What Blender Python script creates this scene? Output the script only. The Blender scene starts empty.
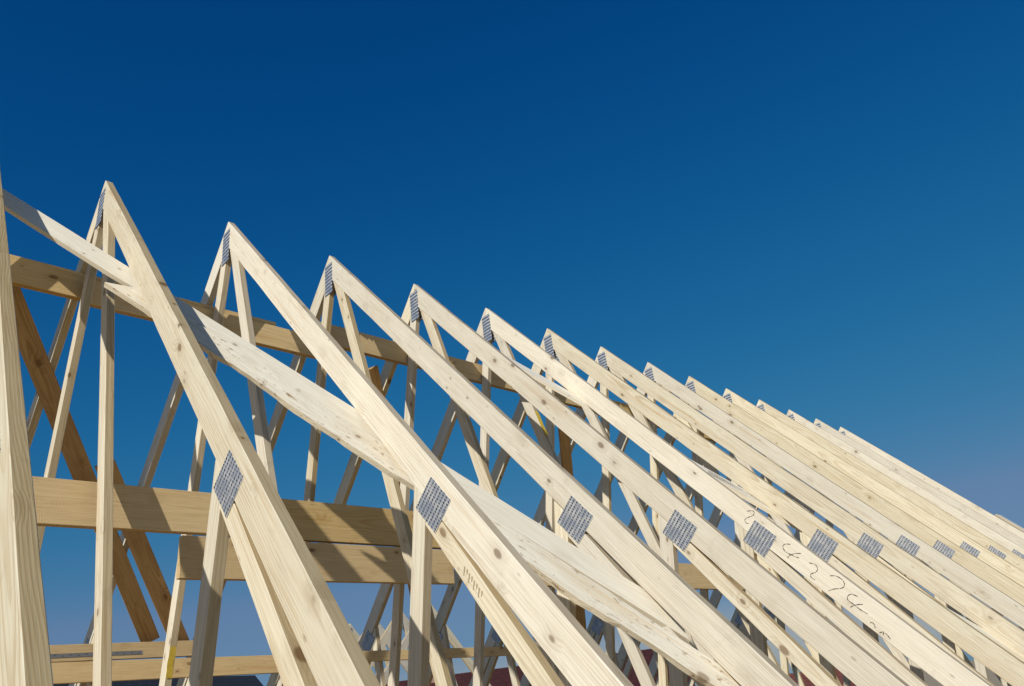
import bpy, bmesh, math, random
from mathutils import Vector, Matrix
random.seed(7)
U = 0.8                      # truss spacing in metres
ZR = 10.3                    # ridge height
ZB = ZR - 5.84 * U           # underside of the bottom chords (wall plate)
A = math.radians(48.913)
CA, SA, TA = math.cos(A), math.sin(A), math.tan(A)
T = 0.055                    # timber thickness in spacing units

scene = bpy.context.scene
col = scene.collection

# ------------------------------------------------------------------ materials
def nodes_of(name):
    m = bpy.data.materials.new(name); m.use_nodes = True
    nt = m.node_tree; nt.nodes.clear()
    out = nt.nodes.new('ShaderNodeOutputMaterial'); b = nt.nodes.new('ShaderNodeBsdfPrincipled')
    nt.links.new(b.outputs[0], out.inputs[0])
    return m, nt, b

class G:
    """tiny node-graph helper"""
    def __init__(s, nt): s.nt = nt
    def n(s, t, **kw):
        x = s.nt.nodes.new(t)
        for k, v in kw.items(): setattr(x, k, v)
        return x
    def put(s, sock, v):
        if isinstance(v, bpy.types.NodeSocket): s.nt.links.new(v, sock)
        else: sock.default_value = v
    def math(s, op, a, b=0.0, c=0.0, clamp=False):
        x = s.n('ShaderNodeMath', operation=op, use_clamp=clamp)
        s.put(x.inputs[0], a); s.put(x.inputs[1], b); s.put(x.inputs[2], c)
        return x.outputs[0]
    def vmath(s, op, a, b):
        x = s.n('ShaderNodeVectorMath', operation=op); s.put(x.inputs[0], a); s.put(x.inputs[1], b)
        return x.outputs[0]
    def comb(s, a, b, c):
        x = s.n('ShaderNodeCombineXYZ'); s.put(x.inputs[0], a); s.put(x.inputs[1], b); s.put(x.inputs[2], c)
        return x.outputs[0]
    def sep(s, v):
        x = s.n('ShaderNodeSeparateXYZ'); s.put(x.inputs[0], v); return x.outputs
    def noise(s, v, scale, detail=2.0, rough=0.5):
        x = s.n('ShaderNodeTexNoise'); s.put(x.inputs['Vector'], v)
        x.inputs['Scale'].default_value = scale; x.inputs['Detail'].default_value = detail
        x.inputs['Roughness'].default_value = rough
        return x.outputs['Fac']
    def mix(s, f, a, b, blend='MIX'):
        x = s.n('ShaderNodeMix', data_type='RGBA', blend_type=blend)
        s.put(x.inputs[0], f); s.put(x.inputs[6], a); s.put(x.inputs[7], b)
        return x.outputs[2]
    def ramp(s, f, lo, hi):
        x = s.n('ShaderNodeMapRange', interpolation_type='SMOOTHSTEP')
        s.put(x.inputs[0], f); x.inputs[1].default_value = lo; x.inputs[2].default_value = hi
        return x.outputs[0]

def wood(name, early, late, alt, knots=0.7, sat=(0.72, 0.42), rough=0.75, blotch=0.25, flecks=0.0, saw=0.0, ring=0.55, edge=0.72, bump=0.35):
    m, nt, b = nodes_of(name); g = G(nt)
    tc = g.n('ShaderNodeTexCoord'); oi = g.n('ShaderNodeObjectInfo')
    R = oi.outputs['Random']
    r1 = g.math('FRACT', g.math('MULTIPLY', R, 17.31)); r2 = g.math('FRACT', g.math('MULTIPLY', R, 71.7))
    r3 = g.math('FRACT', g.math('MULTIPLY', R, 233.1))
    P = g.vmath('ADD', tc.outputs['Object'], g.comb(g.math('MULTIPLY', R, 91.0), 0.0, 0.0))
    x, y, z = g.sep(P)
    # knots: small ellipses strewn along the board
    kv = g.comb(g.math('MULTIPLY', x, 5.2), g.math('MULTIPLY', y, 6.0), g.math('MULTIPLY', z, 9.5))
    vor = g.n('ShaderNodeTexVoronoi'); g.put(vor.inputs['Vector'], kv); vor.inputs['Scale'].default_value = 1.0
    kd = vor.outputs['Distance']
    kc = g.sep(vor.outputs['Color'])[0]
    ksz = g.math('MULTIPLY_ADD', kc, 0.13, 0.03)
    knot = g.math('SUBTRACT', 1.0, g.ramp(g.math('DIVIDE', kd, ksz), 0.65, 1.15))
    khalo = g.math('SUBTRACT', 1.0, g.ramp(g.math('DIVIDE', kd, ksz), 0.8, 3.2))
    # growth rings round a pith that wanders along the board
    w1 = g.noise(g.comb(g.math('MULTIPLY', x, 0.55), g.math('MULTIPLY', R, 40.0), 0.0), 1.0, 2.0)
    w2 = g.noise(g.comb(g.math('MULTIPLY', x, 0.5), 5.0, g.math('MULTIPLY', R, 60.0)), 1.0, 2.0)
    cy = g.math('ADD', g.math('MULTIPLY_ADD', r1, 0.16, -0.06), g.math('MULTIPLY', w1, 0.09))
    cz = g.math('ADD', g.math('MULTIPLY_ADD', r2, 0.12, -0.06), g.math('MULTIPLY_ADD', w2, 0.10, -0.05))
    dy = g.math('SUBTRACT', y, cy); dz = g.math('SUBTRACT', z, cz)
    rad = g.math('SQRT', g.math('ADD', g.math('MULTIPLY', dy, dy), g.math('MULTIPLY', dz, dz)))
    wob = g.noise(g.comb(g.math('MULTIPLY', x, 2.2), g.math('MULTIPLY', y, 14.0), g.math('MULTIPLY', z, 14.0)), 1.0, 3.0)
    rad = g.math('ADD', rad, g.math('ADD', g.math('MULTIPLY', wob, 0.012), g.math('MULTIPLY', khalo, 0.012)))
    f = g.math('FRACT', g.math('MULTIPLY', rad, g.math('MULTIPLY_ADD', r2, 70.0, 85.0)))
    rg = g.math('MULTIPLY', g.ramp(f, 0.25, 0.86), g.math('SUBTRACT', 1.0, g.ramp(f, 0.9, 1.0)))
    fib = g.noise(g.comb(g.math('MULTIPLY', x, 5.0), g.math('MULTIPLY', y, 260.0), g.math('MULTIPLY', z, 260.0)), 1.0, 3.0)
    bl = g.noise(g.comb(g.math('MULTIPLY', x, 1.6), g.math('MULTIPLY', y, 9.0), g.math('MULTIPLY', z, 9.0)), 1.0, 4.0, 0.6)
    vis = g.noise(g.comb(g.math('MULTIPLY', x, 1.1), g.math('MULTIPLY', y, 11.0), g.math('MULTIPLY', z, 11.0)), 1.0, 3.0)
    rg = g.math('MULTIPLY', rg, g.ramp(vis, 0.25, 0.72))
    c = g.mix(g.math('MULTIPLY', rg, ring), early + (1,), late + (1,))
    c = g.mix(g.math('MULTIPLY', g.ramp(bl, 0.42, 0.75), blotch), c, alt + (1,))
    st1 = g.noise(g.comb(g.math('MULTIPLY', x, 2.4), g.math('MULTIPLY', y, 75.0), g.math('MULTIPLY', z, 75.0)), 1.0, 4.0, 0.7)
    c = g.mix(g.math('MULTIPLY', g.ramp(st1, 0.48, 0.72), 0.42), c, late + (1,))
    c = g.mix(g.math('MULTIPLY', g.math('SUBTRACT', 1.0, g.ramp(st1, 0.28, 0.46)), 0.4), c, tuple(min(1, v * 1.14) for v in early) + (1,))
    c = g.mix(g.math('MULTIPLY', g.ramp(fib, 0.45, 0.75), 0.38), c, tuple(v * 0.62 for v in late) + (1,))
    resin = g.noise(g.comb(g.math('MULTIPLY', x, 0.9), g.math('MULTIPLY', y, 22.0), g.math('MULTIPLY', z, 22.0)), 1.0, 3.0)
    c = g.mix(g.math('MULTIPLY', g.ramp(resin, 0.58, 0.74), 0.5), c, (late[0] * 1.02, late[1] * 0.9, late[2] * 0.72, 1))
    c = g.mix(g.math('MULTIPLY', khalo, 0.28), c, tuple(v * 0.75 for v in late) + (1,))
    c = g.mix(g.math('MULTIPLY', knot, knots), c, (0.17, 0.085, 0.035, 1))
    v2 = g.n('ShaderNodeTexVoronoi'); g.put(v2.inputs['Vector'], g.comb(g.math('MULTIPLY', x, 7.0), g.math('MULTIPLY', y, 12.0), g.math('MULTIPLY', z, 17.0)))
    v2.inputs['Scale'].default_value = 1.0
    pin = g.math('MULTIPLY', g.math('SUBTRACT', 1.0, g.ramp(v2.outputs['Distance'], 0.06, 0.13)), g.ramp(g.sep(v2.outputs['Color'])[1], 0.45, 0.6))
    c = g.mix(g.math('MULTIPLY', pin, 0.6 * knots), c, (0.24, 0.13, 0.06, 1))
    # grubby handling marks
    dirt = g.noise(P, 6.0, 5.0, 0.65)
    c = g.mix(g.math('MULTIPLY', g.ramp(dirt, 0.58, 0.72), 0.16), c, (0.20, 0.16, 0.11, 1))
    if flecks:
        fl = g.noise(g.comb(g.math('MULTIPLY', x, 14.0), g.math('MULTIPLY', y, 45.0), g.math('MULTIPLY', z, 45.0)), 1.0, 4.0, 0.7)
        c = g.mix(g.math('MULTIPLY', g.ramp(fl, 0.56, 0.68), flecks), c, (0.25, 0.14, 0.055, 1))
    # the narrow faces (local z) are tinted browner than the broad ones
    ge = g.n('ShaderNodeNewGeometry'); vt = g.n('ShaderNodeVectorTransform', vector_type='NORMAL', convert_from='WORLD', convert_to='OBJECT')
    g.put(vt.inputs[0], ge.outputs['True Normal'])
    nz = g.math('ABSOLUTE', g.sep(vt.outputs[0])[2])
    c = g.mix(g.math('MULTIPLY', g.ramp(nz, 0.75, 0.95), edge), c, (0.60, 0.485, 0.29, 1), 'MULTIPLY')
    hsv = g.n('ShaderNodeHueSaturation')
    g.put(hsv.inputs['Color'], c)
    g.put(hsv.inputs['Value'], g.math('MULTIPLY_ADD', r3, 0.20, 0.88))
    g.put(hsv.inputs['Saturation'], g.math('MULTIPLY_ADD', r1, sat[1], sat[0]))
    g.put(b.inputs['Base Color'], hsv.outputs[0])
    b.inputs['Roughness'].default_value = rough
    b.inputs['Specular IOR Level'].default_value = 0.06
    h = g.math('ADD', g.math('MULTIPLY', fib, 0.5), g.math('MULTIPLY', rg, 0.35))
    h = g.math('ADD', h, g.math('MULTIPLY', bl, 0.5))
    if flecks:
        fz = g.noise(g.comb(g.math('MULTIPLY', x, 22.0), g.math('MULTIPLY', y, 70.0), g.math('MULTIPLY', z, 70.0)), 1.0, 5.0, 0.75)
        h = g.math('ADD', h, g.math('MULTIPLY', fz, 1.6))
    if saw:
        sw = g.n('ShaderNodeTexWave', wave_type='BANDS', bands_direction='X')
        g.put(sw.inputs['Vector'], P); sw.inputs['Scale'].default_value = 31.0
        sw.inputs['Distortion'].default_value = 7.0; sw.inputs['Detail'].default_value = 2
        h = g.math('ADD', h, g.math('MULTIPLY', sw.outputs['Fac'], saw))
    bp = g.n('ShaderNodeBump'); bp.inputs['Strength'].default_value = bump; bp.inputs['Distance'].default_value = 0.002
    g.put(bp.inputs['Height'], h); g.put(b.inputs['Normal'], bp.outputs[0])
    return m

M = {}
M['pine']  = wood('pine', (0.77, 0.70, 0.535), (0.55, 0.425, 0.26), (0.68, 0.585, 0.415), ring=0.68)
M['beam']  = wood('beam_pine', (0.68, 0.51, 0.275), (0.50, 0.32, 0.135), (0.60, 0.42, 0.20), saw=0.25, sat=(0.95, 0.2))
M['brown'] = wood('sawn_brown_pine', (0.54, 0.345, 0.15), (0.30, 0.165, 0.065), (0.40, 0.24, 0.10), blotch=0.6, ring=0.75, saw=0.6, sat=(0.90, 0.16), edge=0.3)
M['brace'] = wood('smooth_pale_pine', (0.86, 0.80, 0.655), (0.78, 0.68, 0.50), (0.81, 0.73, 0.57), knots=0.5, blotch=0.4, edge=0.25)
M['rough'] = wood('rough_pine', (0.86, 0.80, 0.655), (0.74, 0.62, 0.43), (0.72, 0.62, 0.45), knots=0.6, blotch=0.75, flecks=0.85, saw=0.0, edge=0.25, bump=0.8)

def plate_mat(name, per, deep):
    m, nt, b = nodes_of(name); g = G(nt)
    tc = g.n('ShaderNodeTexCoord'); x, y, z = g.sep(tc.outputs['Object'])
    fx = g.math('MULTIPLY', x, 1 / per)
    fr = g.math('FRACT', fx); ce = g.math('FLOOR', fx)
    bar = g.math('MULTIPLY', g.ramp(fr, 0.06, 0.2), g.math('SUBTRACT', 1.0, g.ramp(fr, 0.58, 0.74)))
    fz = g.math('FRACT', g.math('ADD', g.math('MULTIPLY', z, 1 / 0.0120), g.math('MULTIPLY', ce, 0.5)))
    cell = g.math('MULTIPLY', g.ramp(fz, 0.05, 0.2), g.math('SUBTRACT', 1.0, g.ramp(fz, 0.75, 0.9)))
    slot = g.math('MULTIPLY', bar, g.math('MULTIPLY_ADD', cell, 1.0 - deep, deep))
    n = g.noise(tc.outputs['Object'], 60.0, 3.0)
    c = g.mix(n, (0.56, 0.56, 0.545, 1), (0.88, 0.87, 0.84, 1))
    jit = g.noise(g.vmath('ADD', tc.outputs['Object'], g.comb(g.math('MULTIPLY', g.n('ShaderNodeObjectInfo').outputs['Random'], 9.0), 0.0, 0.0)), 140.0, 2.0)
    slot = g.math('MULTIPLY', slot, g.ramp(jit, 0.25, 0.5))
    c = g.mix(slot, c, (0.025, 0.04, 0.075, 1))
    sky_refl = g.noise(tc.outputs['Object'], 16.0, 3.0)
    c = g.mix(g.math('MULTIPLY', g.ramp(sky_refl, 0.4, 0.62), 0.5), c, (0.16, 0.21, 0.30, 1))  # mottled blue sky reflection painted into the plate colour
    g.put(b.inputs['Base Color'], c)
    g.put(b.inputs['Metallic'], g.math('MULTIPLY_ADD', slot, -0.4, 0.5))
    b.inputs['Roughness'].default_value = 0.42
    bp = g.n('ShaderNodeBump'); bp.inputs['Strength'].default_value = 0.8; bp.inputs['Distance'].default_value = 0.002
    g.put(bp.inputs['Height'], g.math('SUBTRACT', g.math('MULTIPLY', n, 0.3), slot)); g.put(b.inputs['Normal'], bp.outputs[0])
    return m
M['plate'] = plate_mat('galvanised_plate', 0.0215, 0.22)
M['ridge_plate'] = plate_mat('galvanised_ridge_plate', 0.0300, 0.9)

def strap_mat():
    m, nt, b = nodes_of('galvanised_strap'); g = G(nt)
    tc = g.n('ShaderNodeTexCoord'); x, y, z = g.sep(tc.outputs['Object'])
    dx = g.math('SUBTRACT', g.math('FRACT', g.math('MULTIPLY', x, 1 / 0.05)), 0.5)
    dx = g.math('MULTIPLY', dx, 0.05)
    row = g.math('FLOOR', g.math('MULTIPLY', x, 1 / 0.05))
    off = g.math('MULTIPLY_ADD', g.math('FRACT', g.math('MULTIPLY', row, 0.5)), 0.014, -0.0035)
    dz = g.math('SUBTRACT', z, off)
    d = g.math('SQRT', g.math('ADD', g.math('MULTIPLY', dx, dx), g.math('MULTIPLY', dz, dz)))
    hole = g.math('SUBTRACT', 1.0, g.ramp(d, 0.003, 0.0045))
    c = g.mix(hole, (0.33, 0.34, 0.36, 1), (0.02, 0.02, 0.02, 1))
    g.put(b.inputs['Base Color'], c); b.inputs['Metallic'].default_value = 0.7; b.inputs['Roughness'].default_value = 0.45
    return m
M['strap'] = strap_mat()

def plain(name, rgb, rough=0.8, var=0.25, scale=4.0):
    m, nt, b = nodes_of(name); g = G(nt)
    tc = g.n('ShaderNodeTexCoord')
    n = g.noise(tc.outputs['Object'], scale, 5.0, 0.6)
    c = g.mix(n, tuple(v * (1 - var) for v in rgb) + (1,), tuple(min(1, v * (1 + var)) for v in rgb) + (1,))
    g.put(b.inputs['Base Color'], c); b.inputs['Roughness'].default_value = rough
    return m
M['ink'] = plain('pencil_ink', (0.085, 0.07, 0.055), 0.8, 0.6, 90.0)
M['paint'] = plain('yellow_paint', (0.60, 0.43, 0.05), 0.7, 0.35, 40.0)
M['stamp'] = plain('faded_stamp', (0.46, 0.38, 0.25), 0.8)
M['underlay'] = plain('dark_red_underlay', (0.13, 0.018, 0.014), 0.6)
M['deck'] = plain('bounce_deck_boards', (0.62, 0.45, 0.24), 0.8, 0.2, 9.0)  # surface of the added light-bouncing deck
M['ground'] = plain('pale_sandy_ground', (0.48, 0.37, 0.22), 0.95, 0.4, 0.4)
M['render'] = plain('pale_render', (0.6, 0.57, 0.5), 0.9, 0.08)
M['glass'] = plain('dark_glass', (0.03, 0.04, 0.05), 0.1)
M['white'] = plain('white_frame', (0.75, 0.75, 0.73), 0.5, 0.05)

def brick_mat(name, c1, c2, mortar, bw, bh, rough=0.9):
    m, nt, b = nodes_of(name); g = G(nt)
    tc = g.n('ShaderNodeTexCoord'); x, y, z = g.sep(tc.outputs['Object'])
    br = g.n('ShaderNodeTexBrick'); g.put(br.inputs['Vector'], g.comb(g.math('ADD', x, y), z, 0.0))
    br.inputs['Color1'].default_value = c1 + (1,); br.inputs['Color2'].default_value = c2 + (1,)
    br.inputs['Mortar'].default_value = mortar + (1,); br.inputs['Scale'].default_value = 1.0
    br.inputs['Mortar Size'].default_value = 0.012; br.inputs['Brick Width'].default_value = bw; br.inputs['Row Height'].default_value = bh
    n = g.noise(tc.outputs['Object'], 9.0, 4.0)
    g.put(b.inputs['Base Color'], g.mix(g.math('MULTIPLY', n, 0.5), br.outputs['Color'], tuple(v * 0.55 for v in c1) + (1,)))
    b.inputs['Roughness'].default_value = rough
    bp = g.n('ShaderNodeBump'); bp.inputs['Strength'].default_value = 0.5; bp.inputs['Distance'].default_value = 0.006
    g.put(bp.inputs['Height'], g.math('SUBTRACT', 1.0, br.outputs['Fac'])); g.put(b.inputs['Normal'], bp.outputs[0])
    return m
M['brick'] = brick_mat('red_brick', (0.30, 0.10, 0.06), (0.22, 0.075, 0.05), (0.35, 0.32, 0.28), 0.22, 0.075)
M['red_tile'] = brick_mat('red_roof_tile', (0.36, 0.10, 0.05), (0.28, 0.075, 0.04), (0.09, 0.03, 0.02), 0.25, 0.2, 0.7)
M['maroon_tile'] = brick_mat('maroon_roof_tile', (0.07, 0.014, 0.011), (0.05, 0.011, 0.009), (0.02, 0.006, 0.005), 0.25, 0.2, 0.7)
M['dark_tile'] = brick_mat('dark_roof_tile', (0.05, 0.052, 0.056), (0.04, 0.041, 0.045), (0.015, 0.015, 0.016), 0.25, 0.2, 0.6)

# ------------------------------------------------------------------ helpers
def link(name, me, parent=None, mat=None, mw=None):
    o = bpy.data.objects.new(name, me); col.objects.link(o)
    if mat: me.materials.append(M[mat])
    if parent: o.parent = parent
    if mw is not None: o.matrix_basis = mw
    return o

def tag(o, label=None, cat=None, group=None, kind=None):
    for k, v in (('label', label), ('category', cat), ('group', group), ('kind', kind)):
        if v: o[k] = v
    return o

def empty(name, loc, rz=0.0):
    o = bpy.data.objects.new(name, None); col.objects.link(o)
    o.location = loc; o.rotation_euler = (0, 0, rz); o.empty_display_size = 0.3
    return o

def frame(X, Z, origin):
    X = Vector(X).normalized(); Z = Vector(Z); Z = (Z - X * Z.dot(X)).normalized(); Y = Z.cross(X)
    m = Matrix((( X.x, Y.x, Z.x, origin[0]), (X.y, Y.y, Z.y, origin[1]), (X.z, Y.z, Z.z, origin[2]), (0, 0, 0, 1)))
    return m

def prism_mesh(name, poly, y0, y1, bevel=0.0025):
    """poly in local (x, z), extruded over local y"""
    bm = bmesh.new()
    a = [bm.verts.new((p[0], y0, p[1])) for p in poly]
    b = [bm.verts.new((p[0], y1, p[1])) for p in poly]
    n = len(poly)
    bm.faces.new(a); bm.faces.new(b[::-1])
    for i in range(n): bm.faces.new((a[i], b[i], b[(i + 1) % n], a[(i + 1) % n]))
    bmesh.ops.recalc_face_normals(bm, faces=bm.faces)
    if bevel:
        bmesh.ops.bevel(bm, geom=bm.edges[:], offset=bevel, segments=1, affect='EDGES')
    me = bpy.data.meshes.new(name); bm.to_mesh(me); bm.free()
    return me

wr = random.Random(11)
def wobble(loc):
    """sawn timber is never dead straight: a slight bow and small dents along the long edges"""
    xs = [p[0] for p in loc]; xa, L = min(xs), max(xs) - min(xs)
    b1, b2 = wr.uniform(-1, 1) * 0.0011 * L, wr.uniform(-1, 1) * 0.0005 * L
    out = []
    for i, p in enumerate(loc):
        q = loc[(i + 1) % len(loc)]; out.append(p)
        d = math.hypot(q[0] - p[0], q[1] - p[1]); n = int(d / 0.16)
        if n < 3 or abs(q[0] - p[0]) < 0.9 * d: continue
        nx, nz = -(q[1] - p[1]) / d, (q[0] - p[0]) / d
        for j in range(1, n):
            t = j / n; x = p[0] + (q[0] - p[0]) * t
            s_ = (x - xa) / L
            off = b1 * math.sin(math.pi * s_) + b2 * math.sin(2 * math.pi * s_)
            e = wr.gauss(0, 0.0005) if wr.random() > 0.06 else wr.uniform(-0.002, 0.0)
            out.append((x, p[1] + (q[1] - p[1]) * t + off + (1 if nz > 0 else -1) * e))
    return out

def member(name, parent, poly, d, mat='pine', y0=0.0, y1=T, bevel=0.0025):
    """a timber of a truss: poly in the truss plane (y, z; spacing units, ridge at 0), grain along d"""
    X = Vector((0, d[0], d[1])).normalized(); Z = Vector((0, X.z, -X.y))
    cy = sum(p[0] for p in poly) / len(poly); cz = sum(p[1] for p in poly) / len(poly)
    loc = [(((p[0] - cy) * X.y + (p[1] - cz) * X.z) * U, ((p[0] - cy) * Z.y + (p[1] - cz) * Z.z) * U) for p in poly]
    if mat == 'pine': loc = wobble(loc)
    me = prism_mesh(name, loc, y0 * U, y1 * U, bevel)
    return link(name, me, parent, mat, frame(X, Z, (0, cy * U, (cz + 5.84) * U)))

def board(name, p0, p1, zdir, w, t, mat, parent=None, wane=0.0, seg=1, bow=0.0, cut=(0, 0), seed=0):
    """a board from p0 to p1 (spacing units); the two points run along the middle of its face; zdir = width direction;
    thickness goes to local +y. cut = length by which each end is cut on the skew."""
    p0 = Vector(p0) * U; p1 = Vector(p1) * U
    X = p1 - p0; L = X.length; w *= U; t *= U
    m = frame(X, zdir, (p0.x, p0.y, p0.z + ZR))
    rnd = random.Random(seed)
    bm = bmesh.new(); rows = []
    ph = [rnd.uniform(0, 6) for _ in range(6)]
    for i in range(seg + 1):
        s = i / seg
        b = bow * math.sin(math.pi * s)
        lo = wane * (math.sin(s * 19 + ph[0]) + 0.6 * math.sin(s * 43 + ph[1]) + 0.5 * rnd.uniform(-1, 1))
        hi = wane * (math.sin(s * 15 + ph[2]) + 0.6 * math.sin(s * 37 + ph[3]) + 0.5 * rnd.uniform(-1, 1)) * 0.5
        xo = cut[0] if i == 0 else (-cut[1] if i == seg else 0)
        zl, zh = -w / 2 + b + lo, w / 2 + b + hi
        x0 = s * L
        rows.append([bm.verts.new(v) for v in ((x0 + (cut[0] if i == 0 else 0), 0, zl), (x0 - (cut[1] if i == seg else 0), 0, zh),
                                               (x0 - (cut[1] if i == seg else 0), t, zh), (x0 + (cut[0] if i == 0 else 0), t, zl + lo * 0.6))])
    bm.faces.new(rows[0]); bm.faces.new(rows[-1][::-1])
    for r0, r1 in zip(rows, rows[1:]):
        for j in range(4): bm.faces.new((r0[j], r1[j], r1[(j + 1) % 4], r0[(j + 1) % 4]))
    bmesh.ops.recalc_face_normals(bm, faces=bm.faces)
    if seg == 1: bmesh.ops.bevel(bm, geom=bm.edges[:], offset=0.0025, segments=1, affect='EDGES')
    me = bpy.data.meshes.new(name); bm.to_mesh(me); bm.free()
    return link(name, me, parent, mat, m)

def rp(u, dep, side=-1):
    """point on the truss plane: u along the rafter from the ridge, dep below its top edge; side -1 = right slope"""
    return (side * (u * CA - dep * SA), -u * SA - dep * CA)

def box(name, size, loc, mat, parent=None, bevel=0.0, rz=0.0):
    x, y, z = size
    me = prism_mesh(name, [(-x / 2, 0), (x / 2, 0), (x / 2, z), (-x / 2, z)], -y / 2, y / 2, bevel)
    o = link(name, me, parent, mat, Matrix.Translation(loc) @ Matrix.Rotation(rz, 4, 'Z'))
    return o

# ------------------------------------------------------------------ the roof truss
RD = 0.167
def make_truss(du=0.0):
    # du: the mid joint sits this much nearer the ridge
    root = empty('roof_truss', (0, 0, ZB))
    for s in (-1, 1):
        L = 8.35
        rb = RD * TA
        member('rafter', root, [rp(0, 0, s), rp(L, 0, s), rp(L - 0.14, RD, s), rp(rb, RD, s)], (s * CA, -SA))
        # second chord hung under the lower half of the rafter, slowly parting from it
        k = 0.055
        c0, c1 = 4.063 + du, 7.15
        member('lower_chord', root, y0=0.002, poly=[rp(c0, RD + 0.003, s), rp(c1, RD + 0.003 + k * (c1 - c0 - .15), s), rp(c1, RD + 0.098 + k * (c1 - c0 - .15), s), rp(c0 + .076, RD + 0.098, s)],
               d=(s * (CA - k * SA), -SA - k * CA))
        # post under the rafter's middle
        # the post's edges lean 0.16 in 1 and are cut where they meet the rafter's underside
        pin = lambda z: s * (2.43 + du * CA * 1.14 - 0.16 * (-z - 3.2)); pout = lambda z: s * (2.53 + du * CA * 1.14 - 0.16 * (-z - 3.2))
        zi, zo = -3.069 - du * SA * 0.99, -3.166 - du * SA * 0.99
        member('post', root, [(pin(zi), zi), (pout(zo), zo), (pout(-5.72), -5.718), (pin(-5.72), -5.718)], (s * -0.158, -0.987), y0=0.003)
        for y0, y1 in ((-0.0025, 0.0), (T, T + 0.0025)):
            q = [rp(4.025 + du, 0.066, s), rp(4.232 + du, 0.066, s), rp(4.232 + du, 0.246, s), rp(4.025 + du, 0.246, s)]
            member('nail_plate', root, q, (s * CA, -SA), 'plate', y0, y1, 0)
            q = [rp(7.30, 0.02, s), rp(7.62, 0.02, s), rp(7.62, 0.30, s), rp(7.30, 0.30, s)]
            member('nail_plate', root, q, (s * CA, -SA), 'plate', y0, y1, 0)
    # webs from the ridge
    B = lambda z: 0.0454 + 0.322 * z
    member('web', root, [(-0.234, -0.523), (-0.0585, -0.325), (B(-5.718), -5.718), (B(-5.718) - 0.11, -5.718)], (-0.3065, -0.952), y0=0.003)
    Aw = lambda z: 0.0284 - 0.197 * z
    member('web', root, [(0.1013, -0.373), (0.0, -0.258), (-0.016, -0.302), (Aw(-5.718) - 0.105, -5.718), (Aw(-5.718), -5.718)], (0.193, -0.981), y0=0.003)
    member('bottom_chord', root, [(-4.755, -5.72), (4.755, -5.72), (4.86, -5.84), (-4.86, -5.84)], (1, 0))
    for y0, y1 in ((-0.0025, 0.0), (T, T + 0.0025)):
        member('nail_plate', root, [(-0.050, -0.10), (0.078, -0.10), (0.078, -0.43), (-0.050, -0.43)], (0, -1), 'ridge_plate', y0, y1, 0)
        for yc in (-1.95, 1.25):
            member('nail_plate', root, [(yc - 0.14, -5.62), (yc + 0.14, -5.62), (yc + 0.14, -5.82), (yc - 0.14, -5.82)], (1, 0), 'plate', y0, y1, 0)
    return root

def dup(root, loc, rz=0.0):
    r = root.copy(); col.objects.link(r); r.location = loc; r.rotation_euler = (0, 0, rz)
    for ch in list(root.children):
        c = ch.copy(); col.objects.link(c); c.parent = r
    return r

ORD = ['first', 'second', 'third', 'fourth', 'fifth', 'sixth', 'seventh', 'eighth', 'ninth', 'tenth', 'eleventh', 'twelfth', 'thirteenth', 'last']
protos = [make_truss() for _ in range(4)]
proto = protos[0]
far_protos = {6: make_truss(-0.05), 7: make_truss(-0.11), 9: make_truss(-0.17)}
trusses = {}
rnd = random.Random(3)
for k in range(14):
    r = protos[k] if k < 4 else far_protos[k] if k in far_protos else dup(protos[(k * 3 + 1) % 4] if k < 6 else far_protos[7] if k < 9 else far_protos[9], (0, 0, 0))
    j = 0 if k < 1 else 1
    r.location = (k * U, 0, ZB)
    r.rotation_euler = (0, 0, j * math.radians(rnd.uniform(-0.09, 0.09)))
    if k == 0: lab = 'first whole pale roof truss from the left, its pointed peak highest in the photo'
    elif k == 4: lab = 'pale roof truss with handwritten numbers on its rafter, fifth whole truss from the left'
    elif k == 13: lab = 'last pale roof truss at the far right end of the row'
    else: lab = ORD[k] + ' whole pale timber roof truss counted from the left, with steel nail plates'
    tag(r, lab, 'roof truss', 'row of pale timber roof trusses')
    trusses[k] = r
r = dup(protos[2], (-0.784 * U, 0, ZB)); trusses[-1] = r
tag(r, 'nearest pale roof truss, cut off by the left edge of the photo', 'roof truss', 'row of pale timber roof trusses')

# pencilled numbers on the fifth truss
STROKES = [
[(3.939, 0.046), (3.973, 0.02), (3.993, 0.024), (3.993, 0.05), (3.968, 0.083), (3.957, 0.111), (3.977, 0.124), (4.0, 0.116)],
[(4.343, 0.049), (4.31, 0.071), (4.305, 0.097), (4.336, 0.114), (4.393, 0.106), (4.444, 0.09)],
[(4.374, 0.142), (4.379, 0.117), (4.401, 0.086), (4.438, 0.055)],
[(4.519, 0.074), (4.556, 0.058), (4.586, 0.068), (4.59, 0.095), (4.569, 0.129), (4.579, 0.146), (4.612, 0.144)],
[(4.681, 0.057), (4.713, 0.034), (4.761, 0.028), (4.789, 0.047), (4.784, 0.077), (4.748, 0.112), (4.723, 0.147)],
[(4.894, 0.055), (4.853, 0.07), (4.843, 0.099), (4.858, 0.115), (4.902, 0.115), (4.951, 0.115), (4.998, 0.108)],
[(4.892, 0.144), (4.907, 0.114), (4.946, 0.075)],
[(5.039, 0.145), (5.049, 0.135), (5.067, 0.139), (5.08, 0.151)],
[(5.115, 0.159), (5.132, 0.137), (5.138, 0.156)],
[(5.145, 0.138), (5.157, 0.138), (5.186, 0.148)]]
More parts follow.
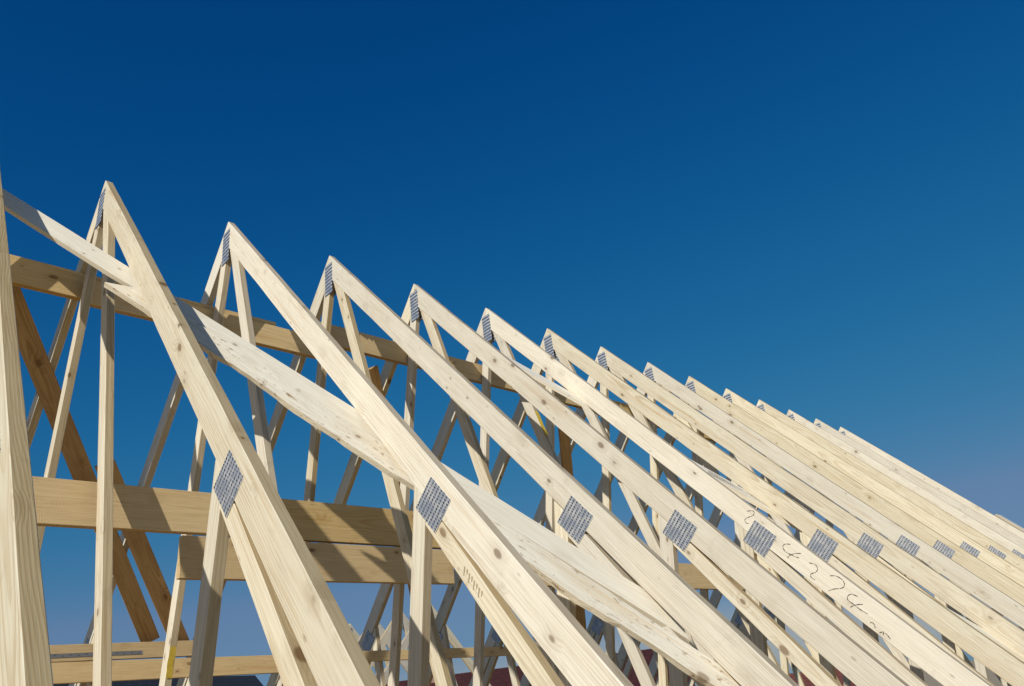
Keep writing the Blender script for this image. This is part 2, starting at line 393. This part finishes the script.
def smooth(pts, n=6):
    out = []
    P = [pts[0]] + list(pts) + [pts[-1]]
    for i in range(1, len(P) - 2):
        p0, p1, p2, p3 = (Vector(p) for p in P[i - 1:i + 3])
        for j in range(n):
            t = j / n
            out.append(0.5 * ((2 * p1) + (p2 - p0) * t + (2 * p0 - 5 * p1 + 4 * p2 - p3) * t * t + (3 * p1 - p0 - 3 * p2 + p3) * t ** 3))
    out.append(Vector(pts[-1])); return out
def ribbon_part(name, strokes, parent, mat, w, xf=-0.0012):
    bm = bmesh.new()
    for st in strokes:
        pts = [Vector(rp(*p)) * U for p in smooth(st)]
        L = []
        for i, p in enumerate(pts):
            d = (pts[min(i + 1, len(pts) - 1)] - pts[max(i - 1, 0)]).normalized(); nn = Vector((-d.y, d.x)) * w * (0.72 + 0.3 * math.sin(i * 0.9) + 0.3 * math.sin(i * 2.3 + 1))
            L.append([bm.verts.new((xf + dx, (p + s * nn).x, (p + s * nn).y + 5.84 * U)) for s in (-1, 1) for dx in (0, 0.0008)])
        for a, b in zip(L, L[1:]):
            bm.faces.new((a[0], a[2], b[2], b[0])); bm.faces.new((a[0], b[0], b[1], a[1])); bm.faces.new((a[2], a[3], b[3], b[2]))
    me = bpy.data.meshes.new(name); bm.to_mesh(me); bm.free()
    return link(name, me, parent, mat)
for a_, b_, ch_ in ((0, 1, '2'), (1, 3, '4'), (3, 4, '2'), (4, 5, '7'), (5, 7, '4'), (7, 8, None), (8, 9, None), (9, 10, None)):
    o_ = ribbon_part('handwritten_digit' if ch_ else 'pencil_scribble', STROKES[a_:b_], trusses[4], 'ink', 0.0024)
    o_['label'] = 'dark handwritten figure ' + ch_ if ch_ else 'small dark pencil scribble'

# faint grade stamp on the second truss's lower chord, yellow paint on two webs
st = []
for i in range(4):
    u0 = 4.50 + i * 0.045
    d0 = RD + 0.03 + 0.055 * (u0 - 4.17)
    st.append([(u0, d0 + 0.012), (u0 + 0.02, d0 + 0.045)])
    st.append([(u0 + 0.022, d0 + 0.010), (u0 + 0.034, d0 + 0.03)])
ribbon_part('grade_stamp', st, trusses[1], 'stamp', 0.0028)

def paint_mark(k, z0, z1, web):
    # a dab of paint on the web's outer (right-hand) narrow side
    B = lambda z: 0.0454 + 0.322 * z - 0.11; Aw = lambda z: 0.0284 - 0.197 * z - 0.105
    f = B if web == 'B' else Aw
    bm = bmesh.new(); vs = []
    for x in (0.006, T - 0.008):
        for z in (z0, (z0 + z1) / 2, z1):
            vs.append((x, z))
    d = 0.0015 / U
    n = 4; L = []
    for i in range(n + 1):
        z = z0 + (z1 - z0) * i / n
        wv = 0.004 * math.sin(i * 2.1)
        L.append([bm.verts.new((x * U, (f(z) - e) * U, (z + 5.84) * U)) for x in (0.004 + wv, T - 0.006 + wv) for e in (0.0005, 2 * d)])
    for a, b in zip(L, L[1:]):
        bm.faces.new((a[1], a[3], b[3], b[1])); bm.faces.new((a[0], a[1], b[1], b[0])); bm.faces.new((a[2], b[2], b[3], a[3]))
    me = bpy.data.meshes.new('paint_mark'); bm.to_mesh(me); bm.free()
    o = link('paint_mark', me, trusses[k], 'paint'); o['label'] = 'dab of yellow paint'
paint_mark(1, -3.42, -3.63, 'A')
paint_mark(4, -1.45, -1.75, 'B')

# ------------------------------------------------------------------ beams that run through the trusses
def beam(name, x0, x1, y, z0, z1, mat, label, dz=0.0, dy=0.0, t=0.055):
    zm = (z0 + z1) / 2
    o = board(name, (x1, y + dy, zm + dz), (x0, y, zm), (0, 0, 1), z1 - z0, -t, mat)
    # local +y is Z x X: for X = -x that is -y, so a negative thickness grows to +y
    return tag(o, label, 'timber beam', 'timber beams through the trusses')
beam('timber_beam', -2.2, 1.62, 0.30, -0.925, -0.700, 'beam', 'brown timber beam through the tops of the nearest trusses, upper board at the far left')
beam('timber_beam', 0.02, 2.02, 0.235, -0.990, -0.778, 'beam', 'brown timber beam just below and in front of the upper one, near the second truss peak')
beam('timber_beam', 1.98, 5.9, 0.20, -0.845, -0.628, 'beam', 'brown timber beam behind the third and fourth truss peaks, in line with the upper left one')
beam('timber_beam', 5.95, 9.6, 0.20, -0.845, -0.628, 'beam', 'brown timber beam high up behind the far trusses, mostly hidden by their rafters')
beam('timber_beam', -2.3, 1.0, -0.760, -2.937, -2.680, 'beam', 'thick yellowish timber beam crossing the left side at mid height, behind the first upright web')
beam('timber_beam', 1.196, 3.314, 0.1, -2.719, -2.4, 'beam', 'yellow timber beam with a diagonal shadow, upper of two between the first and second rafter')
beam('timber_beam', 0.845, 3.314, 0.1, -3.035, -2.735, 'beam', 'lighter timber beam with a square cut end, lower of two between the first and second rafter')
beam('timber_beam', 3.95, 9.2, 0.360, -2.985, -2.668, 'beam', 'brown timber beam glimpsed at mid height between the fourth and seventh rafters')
b3 = beam('timber_beam', -2.2, 2.02, 2.345, -3.300, -3.161, 'beam', 'low brown timber beam with a perforated metal strap, bottom left corner')
beam('timber_beam', -2.2, 3.25, 2.35, -3.432, -3.262, 'beam', 'low pale timber beam along the bottom edge, beneath the strapped one', dz=-0.074)
beam('timber_beam', 3.28, 6.5, 2.35, -3.435, -3.325, 'beam', 'thin low timber beam behind the posts at bottom middle', dz=-0.045) 
strap = tag(board('metal_strap', (1.405, 2.345, -3.252), (0.1, 2.345, -3.252), (0, 0, 1), 0.034, 0.003, 'strap'),
            'grey perforated metal strap nailed along the low beam at bottom left', 'metal strap')

# ------------------------------------------------------------------ bracing boards under the right slope
def sp(x, u, dep, side=-1):
    y, z = rp(u, dep, side); return (x, y, z)
def brace(x0, u0, x1, u1, w, mat, label, side=-1, t=0.032, dep=RD + 0.002, tilt=0.0, **kw):
    dep += w / 2 * math.sin(tilt)
    p0, p1 = Vector(sp(x0, u0, dep, side)), Vector(sp(x1, u1, dep, side))
    n = Vector((0, side * SA, CA))
    X = (p1 - p0).normalized()
    Z = X.cross(n) if True else None
    if Z.z < 0: Z = -Z                      # the upper long edge
    Z = Z * math.cos(tilt) + n * math.sin(tilt)   # boards that hang turned a little on edge
    Y = Z.cross(X)
    tt = t if Y.dot(n) < 0 else -t          # thickness goes inward, below the rafters
    o = board('brace_board', p0, p1, Z, w, tt, mat, **kw)
    return tag(o, label, 'brace board', 'diagonal bracing boards')
brace(-0.95, 0.24, 2.12, 4.995, 0.135, 'brace', 'long smooth pale brace board slanting down from the top left under the first rafters', seg=24, wane=0.0015, seed=1, cut=(0, 0.15), tilt=math.radians(20))
brace(0.0, 1.985, 2.20, 5.67, 0.135, 'rough', 'rough waney edged pale brace board lying just below the smooth one', seg=60, wane=0.005, seed=5, cut=(-0.15, 0), tilt=math.radians(20))
brace(3.30, 0.80, 5.12, 3.62, 0.165, 'brace', 'pale brace board under the rafters of the fourth to sixth truss', seg=10, wane=0.001, seed=8)
brace(4.72, 3.05, 6.5, 6.2, 0.165, 'brace', 'pale brace board low under the rafters of the sixth to eighth truss', seg=10, wane=0.001, seed=9)
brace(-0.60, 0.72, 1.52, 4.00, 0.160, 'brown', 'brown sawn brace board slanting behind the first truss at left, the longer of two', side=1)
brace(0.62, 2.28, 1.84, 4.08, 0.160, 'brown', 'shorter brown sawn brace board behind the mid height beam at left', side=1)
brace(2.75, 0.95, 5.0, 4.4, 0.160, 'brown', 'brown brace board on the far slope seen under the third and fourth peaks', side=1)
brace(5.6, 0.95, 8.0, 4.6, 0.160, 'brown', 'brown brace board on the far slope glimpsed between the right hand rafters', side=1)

# ------------------------------------------------------------------ the house below and the neighbours
def gable_house(name, cx, cy, lx, ly, hw, hr, rz, roofmat, wallmat, label, n=3):
    r = empty(name, (cx, cy, 0), rz); tag(r, label, 'house')
    wl = box('wall', (lx, ly, hw), (0, 0, 0), wallmat, r)
    me = prism_mesh('wall', [(-ly / 2, hw), (ly / 2, hw), (0, hr - 0.12)], -lx / 2, lx / 2, 0)
    link('wall', me, r, wallmat, Matrix.Rotation(math.radians(90), 4, 'Z'))
    sl = math.hypot(ly / 2, hr - hw); an = math.atan2(hr - hw, ly / 2)
    for s in (-1, 1):
        me = prism_mesh('roof', [(-lx / 2 - 0.3, 0), (lx / 2 + 0.3, 0), (lx / 2 + 0.3, sl + 0.45), (-lx / 2 - 0.3, sl + 0.45)], -0.09, 0.0, 0)
        Xv = Vector((1, 0, 0)); Zv = Vector((0, -s * math.cos(an), math.sin(an)))
        base = Vector((0, s * (ly / 2 + 0.45 * math.cos(an)), hw - 0.45 * math.sin(an) + 0.1))
        if s > 0: Xv = -Xv
        # outward face is local -y or +y depending on side; thickness is small either way
        link('roof', me, r, roofmat, frame(Xv, Zv, base))
    if roofmat != 'dark_tile': box('chimney', (0.6, 0.6, 1.3), (lx * 0.25, 0.0, hr - 0.5), 'brick', r)
    for s in (-1, 1):
        for i in range(n):
            x = -lx / 2 + lx * (i + 0.5) / n
            for z in (1.0, 3.6):
                if z + 1.4 > hw: continue
                f = box('window', (1.3, 0.06, 1.3), (x, s * (ly / 2 + 0.02), z), 'white', r)
                box('pane', (1.14, 0.03, 1.14), (0, s * 0.03, 0.08), 'glass', f)
    return r
gable_house('house', 9.0, 30.0, 16.0, 9.0, 5.6, 9.85, 0.35, 'dark_tile', 'render', 'distant house with a dark grey roof, bottom left behind the low beam')
gable_house('house', 34.0, 25.0, 13.0, 9.0, 4.6, 7.9, 0.5, 'red_tile', 'brick', 'distant house with a red tiled roof glimpsed low between the right hand rafters')
gable_house('house', 30.0, 11.0, 12.0, 9.0, 4.0, 6.9, 0.1, 'red_tile', 'brick', 'red roofed house beyond the far slope, farthest to the right')

gable_house('house', 16.5, 14.5, 10.0, 8.0, 5.0, 8.1, math.radians(136), 'maroon_tile', 'brick', 'house with a dark maroon roof showing low between the posts, bottom middle')

# walls of the house under the trusses
hs = empty('brick_house', (5.2, 0, 0)); tag(hs, 'brick walls of the unfinished house that carry the roof trusses', 'house')
x0, x1 = -2.6 * U - 5.2, 13.8 * U - 5.2
for s in (-1, 1):
    box('wall', (x1 - x0, 0.3, ZB - 0.08), ((x0 + x1) / 2, s * 3.85, 0), 'brick', hs)
    box('wall_plate', (x1 - x0, 0.12, 0.078), ((x0 + x1) / 2, s * 3.85, ZB - 0.079), 'beam', hs)
for xx in (x0 + 0.15, x1 - 0.15):
    box('wall', (0.3, 7.38, ZB - 0.1), (xx, 0, 0), 'brick', hs)
box('bounce_deck', (x1 - x0 - 0.62, 7.38, 0.04), ((x0 + x1) / 2, 0, ZB - 0.15), 'deck', hs)  # unseen deck, added to bounce warm sunlight up onto the timber undersides

# the neighbouring roof frame, turned a quarter turn
WX, WZ = 8.75 * U, -1.86 * U
for i in range(5):
    r = dup(protos[i % 4], (WX, (7.6 + i) * U, ZB + WZ), math.radians(90))
    tag(r, ('front roof truss of the neighbouring house, its small peak showing low between two posts' if i == 0
            else ['second', 'third', 'fourth', 'rearmost'][i - 1] + ' roof truss of the neighbouring house, behind its front one'),
        'roof truss', 'neighbouring roof trusses')
nh = empty('brick_house', (WX, 9.6 * U, 0)); tag(nh, 'brick walls of the neighbouring house under its own roof trusses', 'house')
for s in (-1, 1):
    box('wall', (0.3, 4.6 * U, ZB + WZ - 0.01), (s * 3.9, 0, 0), 'brick', nh)
for yy in (-2.2 * U, 2.2 * U): box('wall', (7.4, 0.3, ZB + WZ - 0.01), (0, yy, 0), 'brick', nh)
# boarded edge of the next roof, showing over the far end
o = board('eaves_board', sp(13.15, 2.92, -0.035), sp(13.15, 6.0, -0.035), (1, 0, 0), 0.25, 0.03, 'pine')
tag(o, 'short boarded roof edge sticking up past the last truss, right edge', 'roof board')

# ------------------------------------------------------------------ ground
me = prism_mesh('ground', [(-900, -900), (900, -900), (900, 900), (-900, 900)], -0.5, 0.0, 0)
o = link('ground', me, None, 'ground', Matrix(((1, 0, 0, 0), (0, 0, 1, 0), (0, 1, 0, 0), (0, 0, 0, 1))))
o.matrix_basis = Matrix(((1, 0, 0, 0), (0, 0, -1, 0), (0, 1, 0, 0), (0, 0, 0, 1)))
tag(o, 'pale sandy ground round the houses', 'ground', kind='structure')

# ------------------------------------------------------------------ light
LY = 0.46
LZ = TA * LY - 1.02
to_sun = Vector((-1, -LY, -LZ)).normalized()
elev = math.asin(to_sun.z); rot = math.atan2(to_sun.x, to_sun.y)
sun = bpy.data.lights.new('sun', 'SUN'); sun.energy = 3.8; sun.angle = math.radians(0.53); sun.color = (1.0, 0.965, 0.89)
so = bpy.data.objects.new('sun', sun); col.objects.link(so)
so.rotation_euler = (-to_sun).to_track_quat('-Z', 'Y').to_euler()
w = bpy.data.worlds.new('World'); scene.world = w; w.use_nodes = True
nt = w.node_tree; nt.nodes.clear(); g = G(nt)
sky = g.n('ShaderNodeTexSky', sky_type='NISHITA'); sky.sun_disc = False
sky.sun_elevation = elev; sky.sun_rotation = rot
sky.air_density = 1.0; sky.dust_density = 0.3; sky.ozone_density = 4.0; sky.altitude = 200
cs = g.n('ShaderNodeSeparateColor'); nt.links.new(sky.outputs[0], cs.inputs[0])
cc = g.n('ShaderNodeCombineColor')
SK = 0.075
# colour balance of the sky, as a polarising filter gives it: deeper blue overhead, softer towards the horizon
chan = [g.math('MULTIPLY', cs.outputs[i], 0.06) for i in range(3)]
chan[0] = g.math('MAXIMUM', g.math('MULTIPLY_ADD', chan[1], -0.42, chan[0]), 0.0)
red = g.math('MAXIMUM', g.math('MULTIPLY_ADD', g.math('POWER', chan[0], 1.73), 25.0, -0.0022), 0.0008)
pg = g.math('POWER', chan[1], 1.6); pb = g.math('POWER', chan[2], 1.5)
grn = g.math('DIVIDE', g.math('MULTIPLY', pg, 5.75), g.math('MULTIPLY_ADD', pg, 19.2, 1.0))
grn = g.math('ADD', grn, g.math('MAXIMUM', g.math('SUBTRACT', chan[1], 0.42), 0.0))
blu = g.math('DIVIDE', g.math('MULTIPLY', pb, 8.0), g.math('MULTIPLY_ADD', pb, 17.5, 1.0))
blu = g.math('ADD', blu, g.math('MULTIPLY', g.math('MAXIMUM', g.math('SUBTRACT', chan[2], 0.6), 0.0), 0.8))
lim = g.math('MULTIPLY_ADD', g.math('MAXIMUM', g.math('SUBTRACT', grn, 0.25), 0.0), 1.1, g.math('MULTIPLY', grn, 0.54))
red = g.math('MINIMUM', red, lim)
chan = [g.math('MULTIPLY', c, 1.0 / SK) for c in (red, grn, blu)]
for i in range(3): nt.links.new(chan[i], cc.inputs[i])
bg = g.n('ShaderNodeBackground'); nt.links.new(cc.outputs[0], bg.inputs[0]); bg.inputs[1].default_value = SK
ow = g.n('ShaderNodeOutputWorld'); nt.links.new(bg.outputs[0], ow.inputs[0])

# ------------------------------------------------------------------ camera
q_f, q_p, q_yaw, q_r = 751.228, 0.45384, 0.76948, -0.12978
F = Vector((math.cos(q_p) * math.cos(q_yaw), math.cos(q_p) * math.sin(q_yaw), math.sin(q_p)))
R0 = Vector((math.sin(q_yaw), -math.cos(q_yaw), 0)); U0 = R0.cross(F)
Rv = R0 * math.cos(q_r) + U0 * math.sin(q_r); Uv = -R0 * math.sin(q_r) + U0 * math.cos(q_r)
cam = bpy.data.cameras.new('camera'); co = bpy.data.objects.new('camera', cam); col.objects.link(co)
co.matrix_world = Matrix(((Rv.x, Uv.x, -F.x, -1.20405 * U), (Rv.y, Uv.y, -F.y, -5.38705 * U), (Rv.z, Uv.z, -F.z, ZR - 4.13998 * U), (0, 0, 0, 1)))
cam.sensor_width = 36; cam.sensor_fit = 'HORIZONTAL'; cam.lens = q_f / 1024 * 36
cam.clip_start = 0.05; cam.clip_end = 3000
scene.camera = co
vs = scene.view_settings; vs.view_transform = 'Standard'; vs.look = 'None'; vs.exposure = 0.0; vs.gamma = 1.0
vs.use_curve_mapping = False
